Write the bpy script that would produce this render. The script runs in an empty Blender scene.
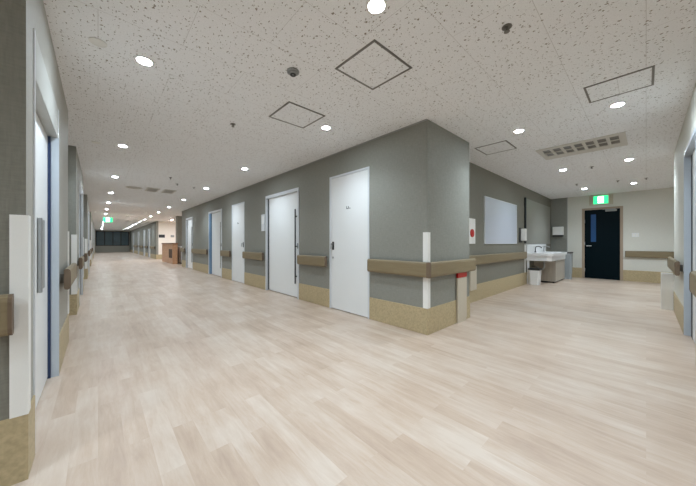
import bpy, bmesh, math, random
from mathutils import Vector
random.seed(4)
sc = bpy.context.scene
COL = sc.collection
PI = math.pi
H = 2.50            # ceiling height

# ------------------------------------------------------------------ materials
def new_mat(name):
    m = bpy.data.materials.new(name); m.use_nodes = True
    nt = m.node_tree
    b = nt.nodes['Principled BSDF']
    return m, nt, b

def lin(c):
    return tuple(((v/255)/12.92 if v/255 <= .04045 else ((v/255+.055)/1.055)**2.4) for v in c) + (1,)

def plain(name, rgb, rough=.5, metal=0, noise=.04, nscale=40, spec=.5, bump=0):
    m, nt, b = new_mat(name)
    c = lin(rgb)
    tc = nt.nodes.new('ShaderNodeTexCoord')
    nz = nt.nodes.new('ShaderNodeTexNoise'); nz.inputs['Scale'].default_value = nscale; nz.inputs['Detail'].default_value = 4
    nt.links.new(tc.outputs['Object'], nz.inputs['Vector'])
    mx = nt.nodes.new('ShaderNodeMix'); mx.data_type = 'RGBA'
    mx.inputs[6].default_value = tuple(v*(1-noise) for v in c[:3]) + (1,)
    mx.inputs[7].default_value = tuple(min(1, v*(1+noise)) for v in c[:3]) + (1,)
    nt.links.new(nz.outputs['Fac'], mx.inputs[0])
    nt.links.new(mx.outputs[2], b.inputs['Base Color'])
    b.inputs['Roughness'].default_value = rough
    b.inputs['Metallic'].default_value = metal
    b.inputs['Specular IOR Level'].default_value = spec
    if bump:
        bp = nt.nodes.new('ShaderNodeBump'); bp.inputs['Strength'].default_value = bump; bp.inputs['Distance'].default_value = .002
        nt.links.new(nz.outputs['Fac'], bp.inputs['Height']); nt.links.new(bp.outputs[0], b.inputs['Normal'])
    return m

def wallpaper(name, rgb, amt=.1):
    """woven vinyl wallpaper: fine crossed threads and a soft mottling"""
    m, nt, b = new_mat(name)
    c = lin(rgb)
    tc = nt.nodes.new('ShaderNodeTexCoord')
    def noise(sx, sy, sz, det=3):
        mp = nt.nodes.new('ShaderNodeMapping'); mp.inputs['Scale'].default_value = (sx, sy, sz)
        nz = nt.nodes.new('ShaderNodeTexNoise'); nz.inputs['Scale'].default_value = 1; nz.inputs['Detail'].default_value = det
        nt.links.new(tc.outputs['Object'], mp.inputs[0]); nt.links.new(mp.outputs[0], nz.inputs['Vector'])
        return nz
    a = noise(18, 18, 120); d = noise(140, 140, 14)
    ad = nt.nodes.new('ShaderNodeMath'); ad.operation = 'ADD'
    nt.links.new(a.outputs['Fac'], ad.inputs[0]); nt.links.new(d.outputs['Fac'], ad.inputs[1])
    mr = nt.nodes.new('ShaderNodeMapRange'); mr.inputs[1].default_value = .7; mr.inputs[2].default_value = 1.3
    nt.links.new(ad.outputs[0], mr.inputs[0])
    mx = nt.nodes.new('ShaderNodeMix'); mx.data_type = 'RGBA'
    mx.inputs[6].default_value = tuple(v*(1-amt) for v in c[:3]) + (1,)
    mx.inputs[7].default_value = tuple(v*(1+amt) for v in c[:3]) + (1,)
    nt.links.new(mr.outputs[0], mx.inputs[0]); nt.links.new(mx.outputs[2], b.inputs['Base Color'])
    b.inputs['Roughness'].default_value = .62; b.inputs['Specular IOR Level'].default_value = .3
    bp = nt.nodes.new('ShaderNodeBump'); bp.inputs['Strength'].default_value = .25; bp.inputs['Distance'].default_value = .001
    nt.links.new(ad.outputs[0], bp.inputs['Height']); nt.links.new(bp.outputs[0], b.inputs['Normal'])
    return m

def wood(name, rgb, rgb2, scale=6, rough=.45, axis=0):
    m, nt, b = new_mat(name)
    tc = nt.nodes.new('ShaderNodeTexCoord')
    mp = nt.nodes.new('ShaderNodeMapping')
    s = [scale*6]*3; s[axis] = scale*.5
    mp.inputs['Scale'].default_value = s
    nz = nt.nodes.new('ShaderNodeTexNoise'); nz.inputs['Scale'].default_value = 1.0; nz.inputs['Detail'].default_value = 5; nz.inputs['Distortion'].default_value = .6
    nt.links.new(tc.outputs['Object'], mp.inputs[0]); nt.links.new(mp.outputs[0], nz.inputs['Vector'])
    cr = nt.nodes.new('ShaderNodeValToRGB')
    cr.color_ramp.elements[0].position = .3; cr.color_ramp.elements[0].color = lin(rgb2)
    cr.color_ramp.elements[1].position = .7; cr.color_ramp.elements[1].color = lin(rgb)
    nt.links.new(nz.outputs['Fac'], cr.inputs[0]); nt.links.new(cr.outputs[0], b.inputs['Base Color'])
    b.inputs['Roughness'].default_value = rough
    return m

def emit(name, rgb, strength):
    m, nt, b = new_mat(name)
    b.inputs['Base Color'].default_value = lin(rgb)
    b.inputs['Emission Color'].default_value = lin(rgb)
    b.inputs['Emission Strength'].default_value = strength
    return m

def floor_mat():
    m, nt, b = new_mat('vinyl_plank_floor')
    tc = nt.nodes.new('ShaderNodeTexCoord')
    sep = nt.nodes.new('ShaderNodeSeparateXYZ'); nt.links.new(tc.outputs['Object'], sep.inputs[0])
    cmb = nt.nodes.new('ShaderNodeCombineXYZ')
    nt.links.new(sep.outputs['Y'], cmb.inputs['X']); nt.links.new(sep.outputs['X'], cmb.inputs['Y'])
    br = nt.nodes.new('ShaderNodeTexBrick')
    br.inputs['Scale'].default_value = 1; br.inputs['Brick Width'].default_value = .92; br.inputs['Row Height'].default_value = .105
    br.inputs['Mortar Size'].default_value = .0006; br.inputs['Bias'].default_value = 0
    br.inputs['Color1'].default_value = (0, 0, 0, 1); br.inputs['Color2'].default_value = (1, 1, 1, 1); br.inputs['Mortar'].default_value = (.35, .35, .35, 1)
    br.offset_frequency = 2; br.offset = .37
    nt.links.new(cmb.outputs[0], br.inputs['Vector'])
    # grain streaks along the planks, shifted per plank
    mp = nt.nodes.new('ShaderNodeVectorMath'); mp.operation = 'MULTIPLY'; mp.inputs[1].default_value = (2.6, 19, 1)
    nt.links.new(cmb.outputs[0], mp.inputs[0])
    adv = nt.nodes.new('ShaderNodeVectorMath'); adv.operation = 'MULTIPLY_ADD'; adv.inputs[1].default_value = (0, 0, 9)
    nt.links.new(br.outputs['Color'], adv.inputs[0]); nt.links.new(mp.outputs[0], adv.inputs[2])
    nz = nt.nodes.new('ShaderNodeTexNoise'); nz.inputs['Scale'].default_value = 1; nz.inputs['Detail'].default_value = 8; nz.inputs['Roughness'].default_value = .72; nz.inputs['Distortion'].default_value = .4
    nt.links.new(adv.outputs[0], nz.inputs['Vector'])
    big = nt.nodes.new('ShaderNodeTexNoise'); big.inputs['Scale'].default_value = 2.2; big.inputs['Detail'].default_value = 3
    nt.links.new(cmb.outputs[0], big.inputs['Vector'])
    m1 = nt.nodes.new('ShaderNodeMath'); m1.operation = 'MULTIPLY'; m1.inputs[1].default_value = .22
    nt.links.new(br.outputs['Color'], m1.inputs[0])
    m2 = nt.nodes.new('ShaderNodeMath'); m2.operation = 'MULTIPLY_ADD'; m2.inputs[1].default_value = .8
    nt.links.new(nz.outputs['Fac'], m2.inputs[0]); nt.links.new(m1.outputs[0], m2.inputs[2])
    m3 = nt.nodes.new('ShaderNodeMath'); m3.operation = 'MULTIPLY_ADD'; m3.inputs[1].default_value = .55
    nt.links.new(big.outputs['Fac'], m3.inputs[0]); nt.links.new(m2.outputs[0], m3.inputs[2])
    cr = nt.nodes.new('ShaderNodeValToRGB')
    e = cr.color_ramp.elements
    e[0].position = .36; e[0].color = lin(FLOOR_D)
    e[1].position = 1.12; e[1].color = lin(FLOOR_L)
    k = e.new(.72); k.color = lin(FLOOR_M)
    e[2].position = 1.0
    nt.links.new(m3.outputs[0], cr.inputs[0]); nt.links.new(cr.outputs[0], b.inputs['Base Color'])
    b.inputs['Roughness'].default_value = .36; b.inputs['Specular IOR Level'].default_value = .34
    bp = nt.nodes.new('ShaderNodeBump'); bp.inputs['Strength'].default_value = .05; bp.inputs['Distance'].default_value = .001
    nt.links.new(nz.outputs['Fac'], bp.inputs['Height']); nt.links.new(bp.outputs[0], b.inputs['Normal'])
    return m

def ceil_mat():
    """rock wool boards with worm-hole flecks and hairline joints"""
    m, nt, b = new_mat('flecked_ceiling_board')
    tc = nt.nodes.new('ShaderNodeTexCoord')
    nz = nt.nodes.new('ShaderNodeTexNoise'); nz.inputs['Scale'].default_value = 60; nz.inputs['Detail'].default_value = 2
    nt.links.new(tc.outputs['Object'], nz.inputs['Vector'])
    ds = nt.nodes.new('ShaderNodeVectorMath'); ds.operation = 'MULTIPLY_ADD'; ds.inputs[1].default_value = (.03, .03, 0)
    nt.links.new(nz.outputs['Color'], ds.inputs[0]); nt.links.new(tc.outputs['Object'], ds.inputs[2])
    def flecks(scale, rmax, keep):
        sm = nt.nodes.new('ShaderNodeVectorMath'); sm.operation = 'MULTIPLY'; sm.inputs[1].default_value = (1, .62, 0)
        nt.links.new(ds.outputs[0], sm.inputs[0])
        vo = nt.nodes.new('ShaderNodeTexVoronoi'); vo.voronoi_dimensions = '2D'; vo.inputs['Scale'].default_value = scale
        nt.links.new(sm.outputs[0], vo.inputs['Vector'])
        sp = nt.nodes.new('ShaderNodeSeparateXYZ'); nt.links.new(vo.outputs['Color'], sp.inputs[0])
        mr = nt.nodes.new('ShaderNodeMapRange'); mr.inputs[1].default_value = 1-keep; mr.inputs[2].default_value = 1; mr.inputs[3].default_value = 0; mr.inputs[4].default_value = rmax
        nt.links.new(sp.outputs['X'], mr.inputs[0])
        lt = nt.nodes.new('ShaderNodeMath'); lt.operation = 'LESS_THAN'
        nt.links.new(vo.outputs['Distance'], lt.inputs[0]); nt.links.new(mr.outputs[0], lt.inputs[1])
        return lt
    f1 = flecks(30, .16, .5); f2 = flecks(60, .20, .5)
    mxm = nt.nodes.new('ShaderNodeMath'); mxm.operation = 'MAXIMUM'
    nt.links.new(f1.outputs[0], mxm.inputs[0]); nt.links.new(f2.outputs[0], mxm.inputs[1])
    br = nt.nodes.new('ShaderNodeTexBrick'); br.inputs['Scale'].default_value = 1
    br.inputs['Brick Width'].default_value = .91; br.inputs['Row Height'].default_value = .455; br.inputs['Mortar Size'].default_value = .0012
    br.inputs['Mortar Smooth'].default_value = 0
    nt.links.new(tc.outputs['Object'], br.inputs['Vector'])
    md = nt.nodes.new('ShaderNodeMath'); md.operation = 'MULTIPLY_ADD'; md.inputs[1].default_value = .5
    nt.links.new(br.outputs['Fac'], md.inputs[0]); nt.links.new(mxm.outputs[0], md.inputs[2]); md.use_clamp = True
    soft = nt.nodes.new('ShaderNodeTexNoise'); soft.inputs['Scale'].default_value = 120; soft.inputs['Detail'].default_value = 3
    nt.links.new(tc.outputs['Object'], soft.inputs['Vector'])
    base = nt.nodes.new('ShaderNodeMix'); base.data_type = 'RGBA'
    c = lin(CEIL); base.inputs[6].default_value = tuple(v*.86 for v in c[:3])+(1,); base.inputs[7].default_value = tuple(min(1, v*1.12) for v in c[:3])+(1,)
    nt.links.new(soft.outputs['Fac'], base.inputs[0])
    mx = nt.nodes.new('ShaderNodeMix'); mx.data_type = 'RGBA'
    mx.inputs[7].default_value = lin((138, 130, 120))
    nt.links.new(base.outputs[2], mx.inputs[6]); nt.links.new(md.outputs[0], mx.inputs[0])
    nt.links.new(mx.outputs[2], b.inputs['Base Color'])
    b.inputs['Roughness'].default_value = .9; b.inputs['Specular IOR Level'].default_value = .1
    return m

CEIL = (238, 239, 240)
FLOOR_D, FLOOR_M, FLOOR_L = (160, 137, 119), (186, 165, 147), (200, 185, 171)
M = {}
M['floor'] = floor_mat()
M['ceil'] = ceil_mat()
M['wall_dark'] = wallpaper('dark_grey_wallpaper', (140, 140, 132))
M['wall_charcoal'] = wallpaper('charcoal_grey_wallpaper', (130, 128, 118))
M['wall_light'] = wallpaper('light_grey_wallpaper', (214, 213, 204), .04)
M['wall_mid'] = wallpaper('mid_grey_wallpaper', (170, 168, 160), .06)
M['wall_white'] = plain('white_wall_paint', (236, 230, 220), .7)
M['base'] = plain('tan_vinyl_baseboard', (182, 165, 130), .5, 0, .34, 48)
M['rail'] = wood('taupe_woodgrain_rail', (137, 123, 96), (129, 114, 86), 8, .42, 0)
M['rail_cap'] = plain('dark_taupe_cap', (112, 95, 78), .5)
M['bracket'] = plain('grey_bracket', (120, 116, 110), .4, .3)
M['white'] = plain('white_door_laminate', (232, 234, 234), .38, 0, .012, 6)
M['frame_white'] = plain('white_steel_frame', (214, 218, 222), .35, 0, .015)
M['header_grey'] = plain('light_grey_header', (178, 179, 174), .45, 0, .015)
M['frame_blue'] = plain('pale_blue_steel_frame', (192, 201, 210), .35, 0, .015)
M['blue'] = plain('blue_edge_strip', (92, 132, 168), .35)
M['navy'] = plain('navy_door_gasket', (44, 62, 96), .4)
M['guard'] = plain('white_vinyl_guard', (238, 237, 233), .42, 0, .02, 120)
M['slot'] = plain('dark_slot', (42, 44, 46), .5)
M['gray'] = plain('grey_plastic', (150, 152, 150), .45)
M['steel'] = plain('brushed_steel', (176, 178, 180), .3, .9)
M['black'] = plain('black_plastic', (26, 26, 27), .45)
M['red'] = plain('red_enamel', (190, 28, 24), .3)
M['door_navy'] = plain('dark_navy_door_paint', (0, 17, 24), .5, 0, .05, 3, .1)
M['tan_frame'] = plain('tan_door_frame', (168, 150, 130), .45)
M['glass_blue'] = plain('blue_night_glass', (34, 74, 122), .25, 0, .25, 5)
M['night'] = plain('dark_night_glass', (104, 130, 142), .2, 0, .35, 1.2)
M['mullion'] = plain('dark_bronze_mullion', (52, 58, 62), .4, .3)
M['board'] = plain('pale_blue_white_board', (196, 202, 214), .35, 0, .015, 3)
M['ceramic'] = plain('white_basin_resin', (240, 240, 240), .2, 0, .01)
M['panel'] = wood('grey_beige_panel', (186, 178, 166), (172, 164, 152), 3, .4, 2)
M['bin_blue'] = plain('blue_grey_bin_plastic', (158, 165, 168), .4)
M['panel_grey'] = plain('smooth_grey_panel', (146, 145, 137), .4, 0, .02, 3)
M['trim'] = plain('ceiling_trim_white', (225, 224, 220), .5)
M['grille'] = plain('grille_white', (206, 202, 194), .5)
M['hatch_frame'] = plain('grey_hatch_frame', (122, 118, 112), .4, .5)
M['counter_wood'] = wood('brown_counter_wood', (204, 162, 128), (180, 136, 104), 4, .4, 1)
M['counter_top'] = wood('dark_counter_top', (150, 108, 80), (128, 90, 64), 4, .35, 1)
M['niche'] = plain('dark_brown_niche', (70, 48, 36), .6)
M['beige_box'] = plain('beige_box_enamel', (196, 186, 168), .45)
M['lens'] = emit('downlight_lens', (228, 243, 255), 1.0)
M['lens'].node_tree.nodes['Principled BSDF'].inputs['Emission Strength'].default_value = 120
M['lens_warm'] = emit('warm_lobby_lens', (240, 244, 250), 1.0)
M['lens_warm'].node_tree.nodes['Principled BSDF'].inputs['Emission Strength'].default_value = 600
M['sign_green'] = emit('lit_green_sign', (40, 200, 120), .9)
M['sign_white'] = emit('lit_white_sign', (238, 255, 246), 1.5)

# ------------------------------------------------------------------ mesh builder
class MB:
    def __init__(s): s.bm = bmesh.new()
    def box(s, x0, x1, y0, y1, z0, z1, bev=0, seg=2):
        x0, x1 = sorted((x0, x1)); y0, y1 = sorted((y0, y1)); z0, z1 = sorted((z0, z1))
        r = bmesh.ops.create_cube(s.bm, size=1)
        for v in r['verts']:
            v.co = Vector(((x0+x1)/2+v.co.x*(x1-x0), (y0+y1)/2+v.co.y*(y1-y0), (z0+z1)/2+v.co.z*(z1-z0)))
        if bev:
            es = {e for v in r['verts'] for e in v.link_edges}
            bmesh.ops.bevel(s.bm, geom=list(es), offset=bev, segments=seg, affect='EDGES', profile=.5)
        return s
    def prism(s, pts, axis, a0, a1):
        """extrude a 2-D outline along an axis ('x','y','z')"""
        def mk(p, a):
            if axis == 'x': return (a, p[0], p[1])
            if axis == 'y': return (p[0], a, p[1])
            return (p[0], p[1], a)
        v0 = [s.bm.verts.new(mk(p, a0)) for p in pts]; v1 = [s.bm.verts.new(mk(p, a1)) for p in pts]
        n = len(pts)
        s.bm.faces.new(v0); s.bm.faces.new(v1[::-1])
        for i in range(n):
            s.bm.faces.new((v0[i], v1[i], v1[(i+1) % n], v0[(i+1) % n]))
        return s
    def cyl(s, c, r, z0, z1, axis='z', seg=24, r2=None):
        r2 = r if r2 is None else r2
        def mk(a, rr, h):
            u, w = rr*math.cos(a), rr*math.sin(a)
            if axis == 'z': return (c[0]+u, c[1]+w, h)
            if axis == 'y': return (c[0]+u, h, c[1]+w)
            return (h, c[0]+u, c[1]+w)
        v0 = [s.bm.verts.new(mk(2*PI*i/seg, r, z0)) for i in range(seg)]
        v1 = [s.bm.verts.new(mk(2*PI*i/seg, r2, z1)) for i in range(seg)]
        s.bm.faces.new(v0[::-1]); s.bm.faces.new(v1)
        for i in range(seg):
            f = s.bm.faces.new((v0[i], v0[(i+1) % seg], v1[(i+1) % seg], v1[i])); f.smooth = True
        return s
    def dome(s, r, h, seg=28, n=5):
        rows = [[s.bm.verts.new((r*math.cos(PI/2*k/n)*math.cos(2*PI*i/seg), r*math.cos(PI/2*k/n)*math.sin(2*PI*i/seg), -.001-h*math.sin(PI/2*k/n))) for i in range(seg)] for k in range(n)]
        tip = s.bm.verts.new((0, 0, -.001-h))
        s.bm.faces.new(rows[0])
        for a, b_ in zip(rows, rows[1:]):
            for i in range(seg): s.bm.faces.new((a[i], a[(i+1) % seg], b_[(i+1) % seg], b_[i])).smooth = True
        for i in range(seg): s.bm.faces.new((rows[-1][i], rows[-1][(i+1) % seg], tip)).smooth = True
        return s
    def ring(s, c, r0, r1, z0, z1, seg=28):
        rows = []
        for (r, z) in ((r0, z0), (r1, z0), (r1, z1), (r0, z1)):
            rows.append([s.bm.verts.new((c[0]+r*math.cos(2*PI*i/seg), c[1]+r*math.sin(2*PI*i/seg), z)) for i in range(seg)])
        for k in range(4):
            a, b_ = rows[k], rows[(k+1) % 4]
            for i in range(seg):
                s.bm.faces.new((a[i], a[(i+1) % seg], b_[(i+1) % seg], b_[i]))
        return s
    def tube(s, pts, r, seg=10):
        rows = []
        for i, p in enumerate(pts):
            p = Vector(p)
            d = (Vector(pts[min(i+1, len(pts)-1)]) - Vector(pts[max(i-1, 0)])).normalized()
            u = d.orthogonal().normalized() if i == 0 else (u - d*u.dot(d)).normalized()
            w = d.cross(u)
            rows.append([s.bm.verts.new(p + (u*math.cos(2*PI*k/seg) + w*math.sin(2*PI*k/seg))*r) for k in range(seg)])
        for a, b_ in zip(rows, rows[1:]):
            for k in range(seg):
                f = s.bm.faces.new((a[k], a[(k+1) % seg], b_[(k+1) % seg], b_[k])); f.smooth = True
        s.bm.faces.new(rows[0][::-1]); s.bm.faces.new(rows[-1])
        return s

def obj(name, mb, mat, parent=None, loc=None, rz=0, label=None):
    bmesh.ops.recalc_face_normals(mb.bm, faces=mb.bm.faces)
    me = bpy.data.meshes.new(name); mb.bm.to_mesh(me); mb.bm.free()
    me.materials.append(mat)
    o = bpy.data.objects.new(name, me); COL.objects.link(o)
    if parent: o.parent = parent
    if loc: o.location = loc
    o.rotation_euler.z = rz
    if label: o['label'] = label
    return o

def tag(o, label, cat, group=None, kind=None):
    o['label'] = label; o['category'] = cat
    if group: o['group'] = group
    if kind: o['kind'] = kind
    return o

def thing(name, label, cat, loc, rz=0, group=None, kind=None):
    o = bpy.data.objects.new(name, None); COL.objects.link(o)
    o.empty_display_size = .1
    o.location = loc; o.rotation_euler.z = rz
    return tag(o, label, cat, group, kind)

# wall frames: local x runs along the wall, local y points into the corridor
class Fr:
    def __init__(s, face, at):
        s.face, s.at = face, at
        s.rz = {'-x': PI/2, '+x': -PI/2, '-y': PI, '+y': 0}[face]
        s.sgn = {'-x': 1, '+x': -1, '-y': -1, '+y': 1}[face]
    def loc(s, w, z=0):
        return (s.at, w, z) if s.face[1] == 'x' else (w, s.at, z)
    def l(s, w): return w*s.sgn
    def zero(s): return s.loc(0)

def wall(mb, fr, w0, w1, openings=(), th=.12, h=H):
    """fill a wall run with full-height openings left free; openings = (w0, w1, top[, bottom])"""
    cur = w0
    for op in sorted(openings):
        a, b_, top = op[:3]; bot = op[3] if len(op) > 3 else 0
        mb.box(fr.l(cur), fr.l(a), -th, 0, 0, h)
        if top < h: mb.box(fr.l(a), fr.l(b_), -th, 0, top, h)
        if bot > 0: mb.box(fr.l(a), fr.l(b_), -th, 0, 0, bot)
        cur = b_
    if w1 - cur > 1e-4: mb.box(fr.l(cur), fr.l(w1), -th, 0, 0, h)

def struct(name, mb, mat, label, cat, fr=None):
    o = obj(name, mb, mat, None, fr.zero() if fr else None, fr.rz if fr else 0)
    return tag(o, label, cat, kind='structure')

def baseboard(mb, fr, w0, w1, h=.305):
    mb.box(fr.l(w0), fr.l(w1), 0, .008, 0, h, .003, 1)

def rail_profile():
    return [(.028, .69), (.034, .674), (.052, .670), (.064, .682), (.068, .70), (.068, .815), (.064, .834), (.052, .845), (.034, .845), (.028, .832)]

def handrail(fr, w0, w1, label, group='handrails along the walls', caps=(True, True), parent=None):
    mid = (w0+w1)/2
    t = parent or thing('handrail', label, 'handrail', fr.loc(mid), fr.rz, group)
    a, b_ = sorted((fr.l(w0)-fr.l(mid), fr.l(w1)-fr.l(mid)))
    lo, hi = (caps if fr.sgn > 0 else caps[::-1])
    obj('rail', MB().prism(rail_profile(), 'x', a+(.012 if lo else 0), b_-(.012 if hi else 0)), M['rail'], t)
    for on, x, d in ((lo, a, .012), (hi, b_, -.012)):
        if on:
            prof = [(y*1.0+(.002 if y > .05 else 0), z) for y, z in rail_profile()]
            obj('end_cap', MB().prism(prof, 'x', x, x+d), M['rail_cap'], t)
    n = max(2, int((b_-a)/.9)+1)
    for i in range(n):
        x = a+.1+(b_-a-.2)*i/(n-1)
        obj('bracket', MB().box(x-.02, x+.02, 0, .032, .72, .80), M['bracket'], t)
    return t

def corner_guard(loc, sx, sy, label, z0=.305, z1=1.19, w=.052):
    """L-shaped guard on an outer wall corner; sx, sy point from the corner back along the two faces"""
    t = .009
    pts = [(-sx*t, -sy*t), (sx*w, -sy*t), (sx*w, 0), (0, 0), (0, sy*w), (-sx*t, sy*w)]
    o = obj('corner_guard', MB().prism(pts, 'z', z0, z1), M['guard'], None, loc)
    return tag(o, label, 'corner guard', 'white corner guards')

# ------------------------------------------------------------------ shell
WL, WB = -.24, 2.81           # left corridor wall planes
YB, YR, YN = 1.71, -.30, 2.11 # right corridor: block end face, near right wall, recessed wall
XE = 10.95

tag(obj('floor', MB().box(-4.2, 12, -3.2, 43.2, -.1, 0), M['floor']), 'pale beige wood-look vinyl plank floor of both corridors', 'floor', kind='structure')
tag(obj('ceiling', MB().box(-4.2, 12, -3.2, 43.2, H, H+.1), M['ceil']), 'off-white flecked board ceiling over both corridors', 'ceiling', kind='structure')

F_left = Fr('+x', WL); F_blk = Fr('-x', WB); F_end = Fr('-x', XE)
F_face = Fr('-y', YB); F_rec = Fr('-y', YN); F_right = Fr('+y', YR); F_nl = Fr('-y', 1.89)

# left corridor, left side: flat runs with setbacks between them
mb = MB()
wall(mb, F_left, 1.89, 4.23, [(2.07, 3.23, 2.14)])
wall(mb, F_left, 5.74, 8.45, [(6.5, 7.85, 2.12)])
wall(mb, F_left, 11.2, 14.4, [(12.3, 13.5, 2.12)])
wall(mb, F_left, 17.2, 23.2, [(18.6, 19.8, 2.12)])
wall(mb, F_left, 26.0, 34.5, [(28.0, 29.2, 2.12)])
wall(mb, F_left, 37.0, 42.0)
struct('wall_left', mb, M['wall_mid'], 'light grey wallpapered wall along the left side of the long corridor', 'wall', F_left)
mb = MB()
for (a, b_) in ((4.23, 5.74), (8.45, 11.2), (14.4, 17.2), (23.2, 26.0), (34.5, 37.0)):
    mb.box(-1.12, -1.0, a, b_, 0, H)                 # back of the setback
    mb.box(-1.0, WL-.12, a-.12, a, 0, H)
struct('wall_left_recess', mb, M['wall_mid'], 'light grey back walls of the setbacks on the left', 'wall')
mb = MB()
for b_ in (5.74, 11.2, 17.2, 26.0, 37.0):
    mb.box(-1.0, WL-.0005, b_-.012, b_+.11, 0, H)
struct('wall_left_return', mb, M['wall_dark'], 'dark grey wall ends facing the camera at each setback on the left', 'wall')
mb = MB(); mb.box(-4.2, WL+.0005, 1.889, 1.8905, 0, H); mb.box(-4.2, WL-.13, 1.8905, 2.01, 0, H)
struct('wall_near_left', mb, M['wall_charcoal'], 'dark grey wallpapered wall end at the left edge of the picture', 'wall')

# block between the corridors
mb = MB()
BD = [(2.62, 3.51, 2.14), (4.44, 5.82, 2.12), (7.05, 7.95, 2.14), (8.8, 10.15, 2.12), (12.3, 13.42, 2.12)]
wall(mb, F_blk, YB, 14.25, BD)
struct('wall_block', mb, M['wall_dark'], 'dark grey wallpapered wall with white doors on the right of the long corridor', 'wall', F_blk)
mb = MB(); mb.box(WB+.0005, 3.92, YB-.0005, YB+.12, 0, H); mb.box(3.80, 3.92, YB+.12, YN+.12, 0, H)
struct('wall_block_end', mb, M['wall_dark'], 'dark grey end face of the wall corner in the middle', 'wall')
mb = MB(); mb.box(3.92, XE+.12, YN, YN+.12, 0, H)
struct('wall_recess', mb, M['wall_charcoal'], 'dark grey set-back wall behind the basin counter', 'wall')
mb = MB(); mb.box(WB+.12, 9.1, 14.13, 14.25, 0, H); mb.box(9.0, 9.12, 14.25, 21.7, 0, H); mb.box(WB+.12, 9.0, 21.7, 21.82, 0, H)
struct('wall_lobby', mb, M['wall_white'], 'white walls of the bright lobby opening behind the wooden counter', 'wall')
mb = MB()
FD = [(24.3, 25.5, 2.12), (27.2, 28.4, 2.12), (31.5, 32.7, 2.12), (36.5, 37.7, 2.12)]
wall(mb, F_blk, 21.7, 42.0, FD)
struct('wall_far_right', mb, M['wall_dark'], 'dark grey wall with white doors beyond the lobby', 'wall', F_blk)
# far end with its window band
mb = MB(); mb.box(-1.2, WB+.2, 42, 42.12, 0, .75); mb.box(-1.2, WB+.2, 42, 42.12, 2.42, H); mb.box(-1.2, WL+.05, 42, 42.12, .75, 2.42); mb.box(WB-.05, WB+.2, 42, 42.12, .75, 2.42)
struct('wall_far_end', mb, M['wall_light'], 'dark grey low wall under the windows at the far corridor end', 'wall')
# right corridor
mb = MB(); wall(mb, F_end, -2.4, 1.69, [(.49, 1.28, 2.07)])
struct('wall_end', mb, M['wall_light'], 'light grey end wall around the dark navy door', 'wall', F_end)
mb = MB(); wall(mb, F_end, 1.69, YN)
struct('wall_end_accent', mb, M['wall_dark'], 'narrow dark grey wall strip beside the basin', 'wall', F_end)
mb = MB(); wall(mb, F_right, 2.81, 6.75, [(3.85, 5.03, 2.1)]); mb.box(6.63, 6.75, -2.28, -.12, 0, H)
struct('wall_right', mb, M['wall_light'], 'light grey wall at the right edge of the picture', 'wall', F_right)
mb = MB(); mb.box(6.63, 11.07, -2.4, -2.28, 0, H)
struct('wall_right_recess', mb, M['wall_light'], 'light grey wall of the hidden setback on the right', 'wall')
mb = MB(); mb.box(2.81, 2.93, -3.2, -.42, 0, H); mb.box(-4.2, 2.93, -3.32, -3.2, 0, H); mb.box(-4.32, -4.2, -3.2, 2.0, 0, H)
struct('wall_behind', mb, M['wall_light'], 'light grey walls of the corridor crossing behind the camera', 'wall')

mb = MB(); mb.box(3.1, 3.55, 16.75, 17.2, 0, H)
struct('wall_pillar', mb, M['wall_dark'], 'dark grey square pillar in the lobby behind the wooden counter', 'pillar')

# baseboards
mb = MB()
for a, b_ in ((1.89, 2.07), (3.23, 4.23), (5.74, 6.5), (7.85, 8.45), (11.2, 12.3), (13.5, 14.4), (17.2, 18.6), (19.8, 23.2), (26, 28), (29.2, 34.5), (37, 42)):
    baseboard(mb, F_left, a, b_)
struct('baseboard_left', mb, M['base'], 'tan vinyl baseboard along the left wall of the long corridor', 'baseboard', F_left)
mb = MB(); mb.box(-4.2, WL+.008, 1.882, 1.89, 0, .295)
for b_ in (5.74, 11.2, 17.2, 26.0, 37.0): mb.box(-1.0, WL+.008, b_-.02, b_-.012, 0, .305)
struct('baseboard_near_left', mb, M['base'], 'tan vinyl baseboard across the left wall ends', 'baseboard')
mb = MB(); cur = YB
for a, b_, z in BD: baseboard(mb, F_blk, cur, a); cur = b_
baseboard(mb, F_blk, cur, 14.25)
struct('baseboard_block', mb, M['base'], 'tan vinyl baseboard between the white doors', 'baseboard', F_blk)
mb = MB(); mb.box(WB-.008, 3.92, YB-.0085, YB-.0005, 0, .305); mb.box(3.92, 3.928, YB-.0085, YN, 0, .305); mb.box(3.928, 10.94, YN-.008, YN, 0, .305)
struct('baseboard_block_end', mb, M['base'], 'tan vinyl baseboard round the middle corner and along the set-back wall', 'baseboard')
mb = MB(); cur = 21.7
for a, b_, z in FD: baseboard(mb, F_blk, cur, a); cur = b_
baseboard(mb, F_blk, cur, 42)
struct('baseboard_far_right', mb, M['base'], 'tan vinyl baseboard beyond the lobby', 'baseboard', F_blk)
mb = MB(); mb.box(WB, 9.0, 21.692, 21.7, 0, .305)
struct('baseboard_lobby', mb, M['base'], 'tan baseboard under the white lobby wall', 'baseboard')
mb = MB(); baseboard(mb, F_end, -2.28, .44); baseboard(mb, F_end, 1.33, 1.95)
struct('baseboard_end', mb, M['base'], 'tan vinyl baseboard on the end wall beside the navy door', 'baseboard', F_end)
mb = MB(); baseboard(mb, F_right, 2.81, 3.85); baseboard(mb, F_right, 5.03, 6.758); mb.box(6.75, 6.758, -1.98, .008, 0, .305)
struct('baseboard_right', mb, M['base'], 'tan vinyl baseboard on the wall at the right edge', 'baseboard', F_right)

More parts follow.
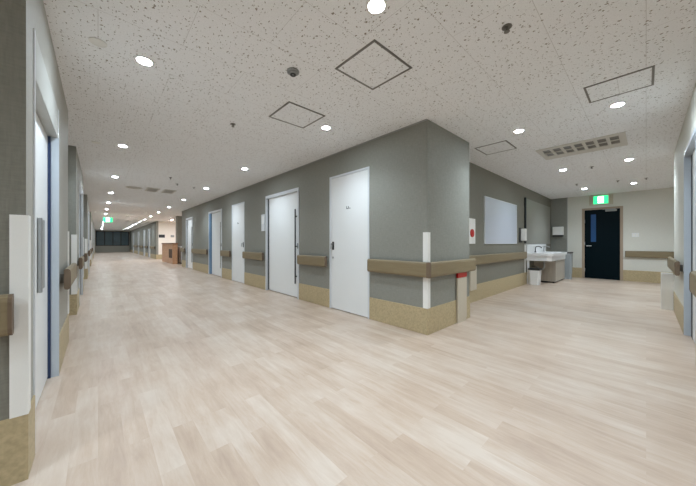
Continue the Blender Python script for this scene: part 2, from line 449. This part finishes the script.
mb = MB(); mb.box(XE-.008, XE, 1.68, 1.70, .305, H)
struct('trim_1', mb, M['gray'], 'thin grey vertical joint strip on the end wall beside the basin', 'trim')
mb = MB()
mb.box(WB-.012, WB, YB, 14.25, H-.012, H)
struct('trim_2', mb, M['gray'], 'thin grey ceiling trim above the white doors', 'trim')

# ------------------------------------------------------------------ doors
door_no = [0]
def door_root(label, fr, mid):
    door_no[0] += 1
    return thing(f'door_{door_no[0]}', label, 'door', fr.loc(mid), fr.rz, None, 'structure')

def hinged_door(fr, w0, w1, top, label, knob_side=1, sign=True):
    """flush white leaf in a slim white frame; knob_side is the local x side of the lock"""
    t = door_root(label, fr, (w0+w1)/2); hw = (w1-w0)/2
    f = MB(); f.box(-hw, -hw+.03, -.11, .008, 0, top); f.box(hw-.03, hw, -.11, .008, 0, top); f.box(-hw+.03, hw-.03, -.11, .008, top-.03, top)
    obj('door_frame', f, M['frame_white'], t)
    leaf = obj('door_leaf', MB().box(-hw+.033, hw-.033, -.045, -.002, .012, top-.033, .002, 1), M['white'], t)
    kx = knob_side*(hw-.085)
    obj('lock_plate', MB().box(kx-.022, kx+.022, -.003, .004, .955, 1.085, .002, 1), M['slot'], leaf)
    hd = MB().cyl((kx, 1.05), .011, .003, .05, 'y', 12); hd.box(kx-.01, kx+.01, .038, .052, .97, 1.06, .004)
    obj('door_handle', hd, M['steel'], leaf)
    obj('key_cylinder', MB().cyl((kx, .83), .016, -.003, .006, 'y', 16), M['steel'], leaf)
    if sign:
        s = MB()   # small dark door mark: three short strokes and a dot
        s.box(-.045, -.03, -.003, .001, 1.585, 1.60); s.box(-.012, .0, -.003, .001, 1.585, 1.625); s.box(.008, .04, -.003, .001, 1.585, 1.597); s.box(.03, .04, -.003, .001, 1.597, 1.63)
        obj('door_sign', s, M['slot'], leaf)
    return t

def sliding_door(fr, w0, w1, top, label, bar_side=-1, edge='slot', plate=None, lock=True):
    """white sliding leaf set back in a white frame with long bar handle and a header cover"""
    t = door_root(label, fr, (w0+w1)/2); hw = (w1-w0)/2
    f = MB(); f.box(-hw, -hw+.045, -.118, .014, 0, top); f.box(hw-.045, hw, -.118, .014, 0, top); f.box(-hw+.045, hw-.045, -.118, .014, top-.06, top)
    obj('door_frame', f, M['frame_white'], t)
    leaf = obj('door_leaf', MB().box(-hw+.048, hw-.048, -.07, -.03, .015, top-.064, .002, 1), M['white'], t)
    s = -bar_side
    if edge == 'slot': obj('edge_strip', MB().box(s*(hw-.05), s*(hw-.095), -.03, -.022, .02, top-.07), M['slot'], leaf)
    else: obj('edge_strip', MB().box(s*(hw-.05), s*(hw-.22), -.03, .008, .02, top-.07), M['blue'], leaf, label='blue edge strip')
    bx = bar_side*(hw-.13)
    bar = MB().box(bx-.016, bx+.016, -.002, .014, .28, 1.72, .004)
    for z in (.42, 1.0, 1.58): bar.box(bx-.008, bx+.008, -.032, .0, z-.012, z+.012)
    obj('bar_handle', bar, M['slot'] if edge == 'slot' else M['gray'], leaf)
    if lock: obj('lock_plate', MB().box(bar_side*(hw-.022)-.012, bar_side*(hw-.022)+.012, .013, .018, .96, 1.06), M['slot'], t)
    return t

hinged_door(F_blk, 2.62, 3.51, 2.14, 'white flush door nearest the middle corner, with lock plate on its left', 1)
sliding_door(F_blk, 4.44, 5.82, 2.12, 'wide white sliding door with dark full-height handle, second from the middle corner', -1)
hinged_door(F_blk, 7.05, 7.95, 2.14, 'white flush door, third from the middle corner, with small mark', -1)
d = sliding_door(F_blk, 8.8, 10.15, 2.12, 'white sliding door with a blue strip down its left edge', -1, 'blue')
sliding_door(F_blk, 12.3, 13.42, 2.12, 'white door nearest the lobby on the dark grey wall', -1, 'slot')
for i, (a, b_, z) in enumerate(FD):
    n = ('first', 'second', 'third', 'fourth')[i]
    sliding_door(F_blk, a, b_, z, f'{n} white door past the lobby on the right of the long corridor', -1)
for (a, b_, n) in ((6.5, 7.85, 'white door just past the first setback on the left wall'), (12.3, 13.5, 'white door after the second setback on the left wall'),
                   (18.6, 19.8, 'white door after the third setback on the left wall'), (28.0, 29.2, 'farthest white door on the left wall')):
    sliding_door(F_left, a, b_, 2.12, n, 1)

# near left sliding door, seen edge-on
t = door_root('white sliding door with navy gasket, seen edge-on near the left edge', F_left, 2.65)
f = MB(); f.box(-.58, -.535, -.118, .006, 0, 2.14); f.box(.555, .58, -.118, .006, 0, 2.14)
obj('door_frame', f, M['frame_white'], t)
obj('header_cover', MB().box(-.535, .555, -.07, .004, 1.905, 2.14, .003, 1), M['header_grey'], t)
# local x is -Y here: the far jamb is at local x = -.58
obj('far_jamb', MB().box(-.5345, -.529, -.034, .010, 0, 1.905), M['frame_blue'], t, label='pale blue steel jamb')
obj('gasket', MB().box(-.535, -.518, -.10, -.036, 0, 1.905), M['navy'], t, label='dark navy rubber gasket')
leaf = obj('door_leaf', MB().box(-.518, .555, -.10, -.052, .012, 1.90, .002, 1), M['white'], t)
obj('pull_recess', MB().box(-.34, -.02, -.054, -.049, .74, 1.23), M['gray'], leaf)
bar = MB().box(-.03, -.01, -.046, -.028, .74, 1.23, .004)
for z in (.82, 1.16): bar.box(-.025, -.015, -.052, -.044, z-.01, z+.01)
obj('bar_handle', bar, M['steel'], leaf)

# right edge sliding door
t = door_root('white sliding door with a dark gap at the right edge of the picture', F_right, 4.44)
f = MB(); f.box(.555, .59, -.118, .005, 0, 2.1); f.box(-.59, -.55, -.118, .005, 0, 2.1); f.box(-.55, .555, -.118, .005, 2.06, 2.1)
obj('door_frame', f, M['frame_blue'], t)
obj('gasket', MB().box(.39, .555, -.09, -.046, 0, 2.06), M['slot'], t, label='dark door gap')
leaf = obj('door_leaf', MB().box(-.55, .39, -.085, -.046, .012, 2.055, .002, 1), M['white'], t)
obj('bar_handle', MB().box(-.42, -.39, -.046, -.01, .4, 1.6, .004), M['steel'], leaf)

# dark navy end door
t = door_root('dark navy steel door under the exit sign at the right corridor end', F_end, .885)
f = MB(); f.box(-.445, -.385, -.1, .012, 0, 2.115); f.box(.385, .445, -.1, .012, 0, 2.115); f.box(-.385, .385, -.1, .012, 2.06, 2.115)
obj('door_frame', f, M['tan_frame'], t)
leaf = obj('door_leaf', MB().box(-.382, .382, -.05, -.008, .008, 2.057, .002, 1), M['door_navy'], t)
wf = MB(); wf.box(.125, .24, -.012, -.004, 1.10, 1.92)
obj('vision_panel', wf, M['glass_blue'], leaf, label='narrow blue glass pane')
hd = MB().cyl((.325, .98), .018, -.008, .0, 'y', 16); hd.cyl((.325, .98), .009, 0, .05, 'y', 12); hd.box(.22, .335, .04, .056, .97, .99, .005)
obj('door_handle', hd, M['steel'], leaf)
cl = MB().box(-.32, -.08, -.008, .05, 1.985, 2.04, .006); cl.box(-.3, -.02, .05, .06, 2.04, 2.055)
obj('door_closer', cl, M['gray'], leaf)
for z in (.25, 1.05, 1.72): obj('hinge', MB().cyl((.382, .002), .009, z-.05, z+.05, 'z', 10), M['steel'], t)

# ------------------------------------------------------------------ windows at the far end
t = thing('window_1', 'dark night window band across the far end of the long corridor', 'window', (1.285, 42.0, 0), PI, None, 'structure')
f = MB(); f.box(-1.47, 1.47, -.1, .02, .75, .82); f.box(-1.47, 1.47, -.1, .02, 2.36, 2.42)
for x in (-1.44, -.72, 0, .72, 1.44): f.box(x-.035, x+.035, -.1, .015, .82, 2.36)
obj('window_frame', f, M['mullion'], t)
for i in range(4):
    x = -1.44+.72*i
    obj('pane', MB().box(x+.035, x+.685, -.06, -.05, .82, 2.36), M['night'], t)

# ------------------------------------------------------------------ handrails
hr = handrail(F_blk, YB-.068, 2.60, 'taupe handrail wrapping the middle corner beside the nearest white door', caps=(False, True))
# its second leg round the corner (children of the same rail, built in that frame)
def to_local(root, x, y):
    a = -root.rotation_euler.z; dx, dy = x-root.location.x, y-root.location.y
    return dx*math.cos(a)-dy*math.sin(a), dx*math.sin(a)+dy*math.cos(a)
mid = (WB-.028+3.98)/2
sub = MB().prism(rail_profile(), 'x', -(3.98-mid), mid-(WB-.028))
lx, ly = to_local(hr, mid, YB)
o = obj('rail', sub, M['rail'], hr, (lx, ly, 0), PI-hr.rotation_euler.z)
lx, ly = to_local(hr, WB-.048, YB-.048)
obj('corner_cap', MB().box(lx-.0215, lx+.0215, ly-.0215, ly+.0215, .667, .846, .004), M['rail_cap'], hr)
for x in (3.1, 3.6):
    bx, by = to_local(hr, x, YB)
    obj('bracket', MB().box(bx-.032, bx, by-.02, by+.02, .72, .80), M['bracket'], hr)
handrail(F_blk, 3.55, 4.40, 'short taupe handrail between the first and second white doors from the middle corner')
handrail(F_blk, 5.88, 7.02, 'taupe handrail between the second and third white doors')
handrail(F_blk, 7.98, 8.76, 'taupe handrail between the third door and the blue-edged door')
handrail(F_blk, 10.2, 12.25, 'taupe handrail between the blue-edged door and the door nearest the lobby')
handrail(F_blk, 13.5, 14.2, 'taupe handrail ending at the lobby opening')
handrail(F_blk, 21.9, 24.2, 'taupe handrail just past the lobby on the right')
handrail(F_blk, 25.6, 27.1, 'taupe handrail between the first two doors past the lobby')
handrail(F_blk, 28.5, 31.4, 'taupe handrail between the second and third doors past the lobby')
handrail(F_blk, 32.8, 36.4, 'taupe handrail farthest along the right side')
handrail(F_rec, 4.0, 8.03, 'long taupe handrail under the pale board')
handrail(F_end, -2.2, .40, 'taupe handrail on the light end wall beside the navy door')
handrail(F_right, 5.12, 6.79, 'taupe handrail ending at the light wall corner on the right')
handrail(F_right, 2.9, 3.45, 'short taupe handrail cut by the right edge of the picture')
handrail(F_left, 3.30, 4.26, 'taupe handrail beyond the near left sliding door')
handrail(F_left, 5.72, 6.44, 'taupe handrail at the first setback corner on the left')
handrail(F_left, 7.9, 8.48, 'taupe handrail before the second setback on the left')
handrail(F_left, 11.18, 12.25, 'taupe handrail after the second setback on the left')
handrail(F_left, 13.56, 14.42, 'taupe handrail before the third setback on the left')
handrail(F_left, 17.18, 18.5, 'taupe handrail after the third setback on the left')
handrail(F_nl, -2.6, -.27, 'taupe handrail end on the dark wall at the left edge')

# corner guards
corner_guard((WB, YB, 0), 1, 1, 'tall white guard strip on the middle wall corner, crossed by the handrail')
corner_guard((WL, 1.889, 0), -1, 1, 'wide white guard strip on the dark wall end at the left edge', .295, 1.19, .046)
for (y, n) in ((4.23, 'white guard strip on the wall end just before the first left setback'), (8.45, 'white guard strip just before the second left setback'), (14.4, 'white guard strip just before the third left setback')):
    corner_guard((WL, y, 0), -1, -1, n)
for (y, n) in ((5.728, 'white guard strip on the dark wall end past the first left setback'), (11.188, 'white guard strip on the dark wall end past the second left setback'), (17.188, 'white guard strip past the third left setback')):
    corner_guard((WL, y, 0), -1, 1, n)
corner_guard((6.75, YR, 0), -1, -1, 'white guard strip low on the light wall corner at right', .0, .56, .06)
o = obj('end_panel', MB().box(6.70, 6.76, .0, .13, 0, .585, .006), M['guard'], None, (0, YR+.0095, 0))
tag(o, 'low white panel standing out under the rail end on the right wall', 'panel')
o = obj('guard_strip', MB().box(-.03, .03, 0, .012, .305, 1.03, .003), M['guard'], None, (8.11, YN, 0), PI)
tag(o, 'white vertical strip between the long handrail and the basin', 'wall strip')

# ------------------------------------------------------------------ wall fixtures
t = thing('extinguisher_box', 'beige floor-standing extinguisher box with red top under the handrail', 'extinguisher box', (3.635, YB-.0005, 0), PI)
obj('box_body', MB().box(-.13, .13, .009, .034, .04, .60, .004), M['beige_box'], t)
obj('red_top', MB().box(-.13, .13, .009, .036, .60, .668, .006), M['red'], t, label='red top')
obj('plinth', MB().box(-.12, .12, .009, .03, 0, .04), M['beige_box'], t)
t = thing('fire_call_panel', 'white wall plate with round red fire call button above the handrail', 'fire alarm', (4.90, YN+.003, 0), PI)
obj('plate', MB().box(-.13, .13, 0, .03, 1.05, 1.50, .004), M['guard'], t)
c = obj('call_button', MB().cyl((.02, 1.24), .07, .03, .045, 'y', 24), M['red'], t)
obj('button_center', MB().cyl((.02, 1.24), .03, .045, .05, 'y', 16), M['red'], c)
t = thing('low_wall_panel', 'pale low wall panel under the handrail beside the extinguisher box', 'wall panel', (4.95, YN, 0), PI)
obj('panel_plate', MB().box(-.13, .13, .008, .03, .22, .64, .004), M['beige_box'], t)

t = thing('notice_board', 'large blank pale blue-white board on the set-back wall', 'board', (6.44, YN, 0), PI)
obj('board_surface', MB().box(-.945, .945, .004, .018, 1.06, 1.955), M['board'], t)
f = MB(); f.box(-.96, .96, 0, .022, 1.955, 1.97); f.box(-.96, .96, 0, .022, 1.045, 1.06); f.box(-.96, -.945, 0, .022, 1.06, 1.955); f.box(.945, .96, 0, .022, 1.06, 1.955)
obj('board_frame', f, M['frame_white'], t)

t = thing('sanitizer_dispenser', 'white sanitizer dispenser on a dark plate beside the grey panel edge', 'dispenser', (7.74, YN+.003, 0), PI)
obj('back_plate', MB().box(-.1, .12, 0, .014, 1.08, 1.44, .004), M['black'], t)
b0 = MB().box(-.1, .02, .014, .12, 1.12, 1.42, .015, 3)
obj('dispenser_body', b0, M['guard'], t)
obj('nozzle', MB().cyl((-.04, .08), .018, 1.085, 1.12, 'z', 12), M['slot'], t)

t = thing('wall_panel', 'tall plain grey wall panel with a dark left edge above the basin counter', 'wall panel', (9.2, YN, 0), PI)
obj('panel_board', MB().box(-1.6, 1.1, 0, .012, 1.04, 2.22), M['panel_grey'], t)
obj('edge_profile', MB().box(1.1, 1.15, 0, .04, 1.06, 2.23, .003), M['mullion'], t, label='dark vertical edge profile')

# basin counter
def rounded(x0, x1, y0, y1, r, front):
    pts = [(x0, y1), (x0, y0+r)]
    for i in range(7): a = PI+i*PI/12; pts.append((x0+r+r*math.cos(a), y0+r+r*math.sin(a)))
    for i in range(7): a = 1.5*PI+i*PI/12; pts.append((x1-r+r*math.cos(a), y0+r+r*math.sin(a)))
    pts += [(x1, y1)]
    return pts
t = thing('washbasin_counter', 'white washbasin counter with grey side panel at the far end of the set-back wall', 'washbasin', (9.2, YN, 0))
c = MB(); c.prism(rounded(-1.0, .95, -.56, -.001, .12, 0), 'z', .735, .80); c.prism(rounded(-.97, .92, -.53, -.001, .12, 0), 'z', .61, .735)
obj('counter_top', c, M['ceramic'], t)
obj('back_splash', MB().box(-1.0, .96, -.03, -.001, .80, 1.03, .006), M['ceramic'], t)
for x in (-.45, .45):
    bs = MB().ring((x, -.28), .19, .215, .80, .812, 32); bs.cyl((x, -.28), .19, .801, .803, 'z', 32)
    b0 = obj('basin', bs, M['ceramic'], t)
    obj('drain', MB().cyl((x, -.28), .02, .803, .807, 'z', 14), M['steel'], b0)
    fc = MB().cyl((x, -.08), .022, .80, .84, 'z', 16)
    fc.tube([(x, -.08, .84), (x, -.08, .93), (x, -.1, .965), (x, -.15, .975), (x, -.21, .955), (x, -.22, .93)], .012)
    b1 = obj('faucet', fc, M['steel'] if x > 0 else M['black'], t)
    obj('lever', MB().box(x-.008, x+.008, -.085, -.02, .955, .967, .003), M['steel'], b1)
obj('side_panel', MB().box(-.30, .88, -.5, -.009, .04, .61, .004), M['panel'], t)
obj('toe_kick', MB().box(-.28, .86, -.46, -.03, 0, .04), M['slot'], t)
pp = MB().tube([(-.45, -.28, .61), (-.45, -.28, .42), (-.45, -.24, .36), (-.45, -.18, .36), (-.45, -.14, .42), (-.45, -.012, .44)], .022)
obj('drain_pipe', pp, M['steel'], t)
obj('leg', MB().box(-.95, -.91, -.06, -.012, 0, .61), M['ceramic'], t)

def bin_(name, loc, w, d_, h, mat, lidmat, label, lidh=.03):
    t = thing(name, label, 'bin', loc)
    b0 = MB()
    k = .86
    pts = [(-w/2*k, -d_/2*k, 0), (w/2*k, -d_/2*k, 0), (w/2*k, d_/2*k, 0), (-w/2*k, d_/2*k, 0)]
    v0 = [b0.bm.verts.new(p) for p in pts]
    v1 = [b0.bm.verts.new((x/k, y/k, h-lidh)) for x, y, z in pts]
    b0.bm.faces.new(v0[::-1]); b0.bm.faces.new(v1)
    for i in range(4): b0.bm.faces.new((v0[i], v0[(i+1) % 4], v1[(i+1) % 4], v1[i]))
    bmesh.ops.bevel(b0.bm, geom=[e for e in b0.bm.edges if abs(e.verts[0].co.z-e.verts[1].co.z) > .1], offset=.03, segments=3, affect='EDGES')
    obj('bin_body', b0, mat, t)
    obj('lid', MB().box(-w/2-.006, w/2+.006, -d_/2-.006, d_/2+.006, h-lidh, h, .012, 2), lidmat, t)
    return t
bin_('waste_bin', (8.28, 1.93, 0), .25, .24, .42, M['ceramic'], M['slot'], 'small white waste bin with dark lid under the basin counter', .05)
bin_('waste_bin', (10.32, 1.62, 0), .26, .30, .80, M['bin_blue'], M['slot'], 'tall blue-grey waste bin at the right end of the basin counter', .04)

t = thing('towel_dispenser', 'white paper towel dispenser on the dark wall strip above the basin', 'dispenser', (XE+.003, 1.91, 0), PI/2)
obj('dispenser_body', MB().box(-.14, .14, .0, .11, 1.32, 1.585, .015, 3), M['guard'], t)
obj('towel_slot', MB().box(-.13, .13, .004, .105, 1.275, 1.32, .004), M['slot'], t)
t = thing('light_switch', 'white double light switch plate on the light end wall', 'switch', (XE, .2, 0), PI/2)
obj('plate', MB().box(-.07, .07, 0, .009, 1.23, 1.345, .003), M['white'], t)
for x in (-.03, .03): obj('rocker', MB().box(x-.02, x+.02, .009, .013, 1.25, 1.325, .002), M['guard'], t)
t = thing('door_plate', 'white notice plate left of the wide sliding door', 'sign', (WB, 5.95, 0), PI/2)
obj('plate', MB().box(-.075, .075, 0, .02, 1.34, 1.72, .003), M['frame_white'], t)
obj('insert', MB().box(-.06, .06, .02, .022, 1.5, 1.68), M['white'], t)

# ------------------------------------------------------------------ exit signs
def exit_face(t, w, h, z, y):
    """green face, white doorway in the middle and a running figure"""
    g = MB().box(-w/2, w/2, y, y+.004, z-h/2, z+h/2); obj('green_face', g, M['sign_green'], t)
    p = MB().box(-w*.2, w*.2, y+.004, y+.006, z-h*.4, z+h*.42); pf = obj('white_doorway', p, M['sign_white'], t)
    s = h
    fg = MB().cyl((.02*s, z+s*.27), s*.06, y+.006, y+.008, 'y', 14)
    def limb(a, b_, wd):
        dx, dz = b_[0]-a[0], b_[1]-a[1]; L = math.hypot(dx, dz); nx, nz = -dz/L*wd/2, dx/L*wd/2
        fg.prism([((a[0]+nx)*s, z+(a[1]+nz)*s), ((b_[0]+nx)*s, z+(b_[1]+nz)*s), ((b_[0]-nx)*s, z+(b_[1]-nz)*s), ((a[0]-nx)*s, z+(a[1]-nz)*s)], 'y', y+.006, y+.008)
    for a, b_, wd in (((.03, .18), (.07, -.05), .12), ((.07, -.05), (-.08, -.16), .07), ((-.08, -.16), (-.1, -.33), .06), ((.07, -.05), (.17, -.18), .07), ((.17, -.18), (.28, -.2), .06), ((.03, .16), (-.12, .08), .05), ((.05, .16), (.18, .06), .05)):
        limb(a, b_, wd)
    obj('running_figure', fg, M['sign_green'], pf)
t = thing('exit_sign', 'lit green exit sign on the wall above the navy door', 'exit sign', (XE, .9, 0), PI/2)
obj('backing_box', MB().box(-.26, .26, 0, .03, 2.19, 2.47, .004), M['beige_box'], t)
obj('housing', MB().box(-.17, .17, .03, .075, 2.205, 2.46, .006), M['trim'], t)
exit_face(t, .32, .235, 2.333, .075)
t = thing('exit_sign', 'lit green exit sign hanging from the ceiling of the long corridor', 'exit sign', (.37, 18.5, 0), PI)
for x in (-.12, .12): obj('hanger', MB().cyl((x, 0), .008, 2.36, H, 'z', 10), M['trim'], t)
obj('housing', MB().box(-.19, .19, -.03, .03, 2.12, 2.37, .006), M['trim'], t)
exit_face(t, .36, .23, 2.245, .03)

# ------------------------------------------------------------------ lobby
t = thing('reception_counter', 'brown wooden reception counter standing out into the long corridor', 'counter', (2.75, 16.0, 0))
b0 = MB().box(0, .06, .0, 3.0, 0, 1.02, .004); b0.box(.06, .22, .0, .05, 0, 1.02, .004); b0.box(.06, .22, 2.95, 3.0, 0, 1.02)
obj('counter_body', b0, M['counter_wood'], t)
obj('counter_top', MB().box(-.03, .24, -.03, 3.03, 1.02, 1.065, .006), M['counter_top'], t)
obj('shelf', MB().box(.06, .22, .05, 2.95, .5, .53), M['counter_wood'], t)
obj('corner_niche', MB().box(-.006, .0, .12, .95, .3, .75), M['niche'], t, label='dark open niche')
t = thing('side_cabinet', 'low white cabinet behind the wooden reception counter', 'cabinet', (3.29, 16.05, 0))
obj('cabinet_body', MB().box(-.15, .15, -.2, .6, .06, .86, .004), M['white'], t)
obj('cabinet_top', MB().box(-.17, .17, -.22, .62, .86, .9, .004), M['white'], t)
obj('plinth', MB().box(-.13, .13, -.18, .58, 0, .06), M['slot'], t)
o = obj('wall_sign', MB().box(-.17, .17, 0, .02, 1.42, 1.62, .004), M['slot'], None, (3.12, 21.7, 0), PI)
tag(o, 'small dark sign on the white lobby wall', 'sign')
o = obj('wall_sign', MB().box(-.1, .1, 0, .02, 1.45, 1.6, .004), M['gray'], None, (3.72, 21.7, 0), PI)
tag(o, 'small grey sign on the white lobby wall', 'sign')
t = thing('framed_notice', 'grey framed notice high on the white lobby wall', 'notice', (4.35, 21.7, 0), PI)
obj('notice_frame', MB().box(-.2, .2, 0, .02, 1.55, 2.0, .004), M['gray'], t)
obj('notice_sheet', MB().box(-.16, .16, .02, .024, 1.6, 1.95), M['white'], t)

# ------------------------------------------------------------------ ceiling fixtures
LAMP = bpy.data.lights.new('lamp', 'AREA'); LAMP.shape = 'DISK'; LAMP.size = .085
LAMP.color = (.77, .9, 1.0); LAMP.energy = 4.0; LAMP.spread = math.radians(125)
def downlight_proto():
    t = thing('downlight', '', 'ceiling light', (0, 0, H))
    obj('trim_ring', MB().ring((0, 0), .050, .064, -.007, 0), M['trim'], t)
    obj('lens', MB().dome(.049, .006), M['lens'], t)
    l = bpy.data.objects.new('lamp', LAMP); COL.objects.link(l); l.parent = t; l.location = (0, 0, -.012)
    return t
def copy_thing(r, loc, label, group):
    c = r.copy(); COL.objects.link(c); c.location = loc; c['label'] = label; c['group'] = group
    for ch in list(r.children):
        k = ch.copy(); COL.objects.link(k); k.parent = c
    return c
ORD = ['nearest', 'second', 'third', 'fourth', 'fifth', 'sixth', 'seventh', 'eighth', 'ninth', 'tenth', 'eleventh', 'twelfth', 'thirteenth', 'fourteenth', 'fifteenth', 'sixteenth']
proto = None
def add_light(x, y, label, group):
    global proto
    if proto is None:
        proto = downlight_proto(); proto.location = (x, y, H); proto['label'] = label; proto['group'] = group
        return proto
    return copy_thing(proto, (x, y, H), label, group)
for i in range(15):
    add_light(.27, 2.667+2.55*i, f'round downlight, {ORD[i]} in the left row of the long corridor', 'downlights in the left corridor row')
for i in range(15):
    add_light(2.09, 2.685+2.55*i, f'round downlight, {ORD[i]} in the right row of the long corridor', 'downlights in the right corridor row')
for i, x in enumerate((1.24, 3.97, 6.72, 9.47)):
    add_light(x, 1.10, f'round downlight, {ORD[i]} in the row on the left of the short corridor', 'downlights in the short corridor')
    add_light(x, .20, f'round downlight, {ORD[i]} in the row on the right of the short corridor', 'downlights in the short corridor')
for i, (x, y) in enumerate(((-1.5, 1.1), (-1.5, .2), (1.3, -1.7), (9.0, -1.2), (-3.2, .6))):
    add_light(x, y, f'round downlight over the crossing out of view behind the camera', 'downlights behind the camera')
wp = None
for i, (x, y) in enumerate(((3.4, 17.2), (3.4, 20.0), (5.6, 17.2), (5.6, 20.0), (7.6, 17.2), (7.6, 20.0))):
    lab = f'warm downlight in the bright lobby, {ORD[i]} from its opening'
    if wp is None:
        wp = thing('downlight', lab, 'ceiling light', (x, y, H), 0, 'warm lobby downlights')
        obj('trim_ring', MB().ring((0, 0), .050, .064, -.007, 0), M['trim'], wp)
        obj('lens', MB().dome(.049, .006), M['lens_warm'], wp)
    else: copy_thing(wp, (x, y, H), lab, 'warm lobby downlights')

def hatch(x0, x1, y0, y1, label):
    t = thing('access_hatch', label, 'ceiling hatch', ((x0+x1)/2, (y0+y1)/2, H))
    w, d_ = (x1-x0)/2, (y1-y0)/2; e = .016
    f = MB(); f.box(-w, w, -d_, -d_+e, -.006, 0); f.box(-w, w, d_-e, d_, -.006, 0); f.box(-w, -w+e, -d_+e, d_-e, -.006, 0); f.box(w-e, w, -d_+e, d_-e, -.006, 0)
    obj('hatch_frame', f, M['hatch_frame'], t)
    obj('hatch_panel', MB().box(-w+e, w-e, -d_+e, d_-e, -.003, -.0005), M['ceil'], t)
hatch(1.435, 1.895, 1.29, 1.728, 'square ceiling hatch with grey frame, nearest the camera')
hatch(1.425, 1.89, 2.44, 2.89, 'square ceiling hatch with grey frame beyond the smoke detector')
hatch(3.31, 3.71, -.048, .392, 'ceiling hatch beside the downlight near the right edge')
hatch(4.2, 4.667, 1.318, 1.755, 'ceiling hatch beside the middle corner near the linear vent')

t = thing('linear_vent', 'white rectangular air vent with dark slotted rows on the short corridor ceiling', 'air vent', (5.34, .67, H))
f = MB(); W_, D_ = .34, .49
f.box(-W_, W_, -D_, -D_+.05, -.012, 0); f.box(-W_, W_, D_-.05, D_, -.012, 0); f.box(-W_, -W_+.09, -D_+.05, D_-.05, -.012, 0); f.box(W_-.20, W_, -D_+.05, D_-.05, -.012, 0)
obj('vent_frame', f, M['grille'], t)
obj('dark_back', MB().box(-W_+.09, W_-.20, -D_+.05, D_-.05, -.003, -.001), M['hatch_frame'], t)
for i in range(8):
    y = -D_+.05+(2*D_-.1)*(i+.0)/7
    obj('blade', MB().box(-W_+.09, W_-.20, y-.018, y+.018, -.011, -.003), M['grille'], t)
obj('center_bar', MB().box(-.062, -.035, -D_+.05, D_-.05, -.013, -.003), M['grille'], t)

t = thing('ceiling_diffuser', 'round ceiling diffuser in the long corridor', 'air vent', (.69, 8.95, H))
for i, (r0, r1, z) in enumerate(((.13, .17, -.012), (.08, .11, -.018), (.03, .06, -.022))): obj('ring', MB().ring((0, 0), r0, r1, z, z+.01), M['grille'], t)
obj('dark_back', MB().cyl((0, 0), .14, -.008, -.001), M['hatch_frame'], t)
for x, n in ((1.08, 'middle'), (1.45, 'right')):
    t = thing('ceiling_grille', f'small square ceiling grille, the {n} of the fittings across the long corridor', 'air vent', (x, 8.98, H))
    f = MB(); f.box(-.14, .14, -.3, -.26, -.01, 0); f.box(-.14, .14, .26, .3, -.01, 0); f.box(-.14, -.1, -.26, .26, -.01, 0); f.box(.1, .14, -.26, .26, -.01, 0)
    obj('grille_frame', f, M['grille'], t)
    obj('dark_back', MB().box(-.1, .1, -.26, .26, -.003, -.001), M['hatch_frame'], t)
    for k in range(5): obj('blade', MB().box(-.1, .1, -.2+.1*k-.012, -.2+.1*k+.012, -.009, -.003), M['grille'], t)

t = thing('smoke_detector', 'round grey smoke detector on the ceiling between the two square hatches', 'smoke detector', (1.2, 1.99, H))
obj('base', MB().cyl((0, 0), .05, -.014, 0, 'z', 24), M['gray'], t)
obj('head', MB().cyl((0, 0), .026, -.03, -.014, 'z', 24, .042), M['gray'], t)
obj('sensor_ring', MB().ring((0, 0), .012, .024, -.036, -.03), M['slot'], t)
def sprinkler(x, y, label):
    t = thing('sprinkler_head', label, 'sprinkler', (x, y, H), 0, 'ceiling sprinklers')
    obj('escutcheon', MB().cyl((0, 0), .03, -.006, 0, 'z', 20), M['hatch_frame'], t)
    obj('deflector', MB().cyl((0, 0), .008, -.032, -.006, 'z', 12).cyl((0, 0), .018, -.035, -.032, 'z', 16), M['hatch_frame'], t)
for a in ((1.2, 3.364, 'small sprinkler head on the ceiling left of the small square hatch'), (2.0, .624, 'small sprinkler head alone on the near ceiling, upper right'),
          (6.85, .69, 'small sprinkler head beyond the linear vent'), (8.6, 1.14, 'small sprinkler head before the farthest left downlight of the short corridor'),
          (8.82, .44, 'small sprinkler head nearest the exit sign'), (8.92, 0, 'small sprinkler head by the right end of the short corridor'),
          (1.17, 7.04, 'small sprinkler head before the corridor fittings, left one'), (1.42, 7.7, 'small sprinkler head before the corridor fittings, right one'),
          (1.83, 7.9, 'small sprinkler head near the third right-row downlight'), (1.136, 18.6, 'small sprinkler head far along by the hanging exit sign')):
    sprinkler(*a)
for x, y, n in ((0.0, 2.643, 'flat round cover on the ceiling beside the nearest left downlight'), (-.02, 5.3, 'flat round cover on the ceiling beside the second left downlight')):
    t = thing('ceiling_cover', n, 'ceiling cover', (x, y, H))
    obj('disc', MB().cyl((0, 0), .042, -.004, 0, 'z', 24), M['trim'], t)
    obj('rim', MB().ring((0, 0), .042, .05, -.006, 0), M['trim'], t)

# ------------------------------------------------------------------ world, camera, colour
w = bpy.data.worlds.new('night'); sc.world = w; w.use_nodes = True
w.node_tree.nodes['Background'].inputs[0].default_value = (.02, .03, .05, 1)
w.node_tree.nodes['Background'].inputs[1].default_value = .22
cam = bpy.data.cameras.new('camera'); co = bpy.data.objects.new('camera', cam); COL.objects.link(co)
co.location = (0, 0, 1.065); co.rotation_euler = (PI/2, 0, -math.radians(42.48))
cam.sensor_width = 36; cam.lens = 36*273/696; cam.clip_start = .02; cam.clip_end = 200
sc.camera = co
sc.view_settings.view_transform = 'Standard'; sc.view_settings.look = 'None'
sc.view_settings.gamma = 1; sc.view_settings.use_curve_mapping = False
sc.view_settings.exposure = 1.28
sc.cycles.max_bounces = 10; sc.cycles.diffuse_bounces = 8
sc.cycles.sample_clamp_indirect = 8
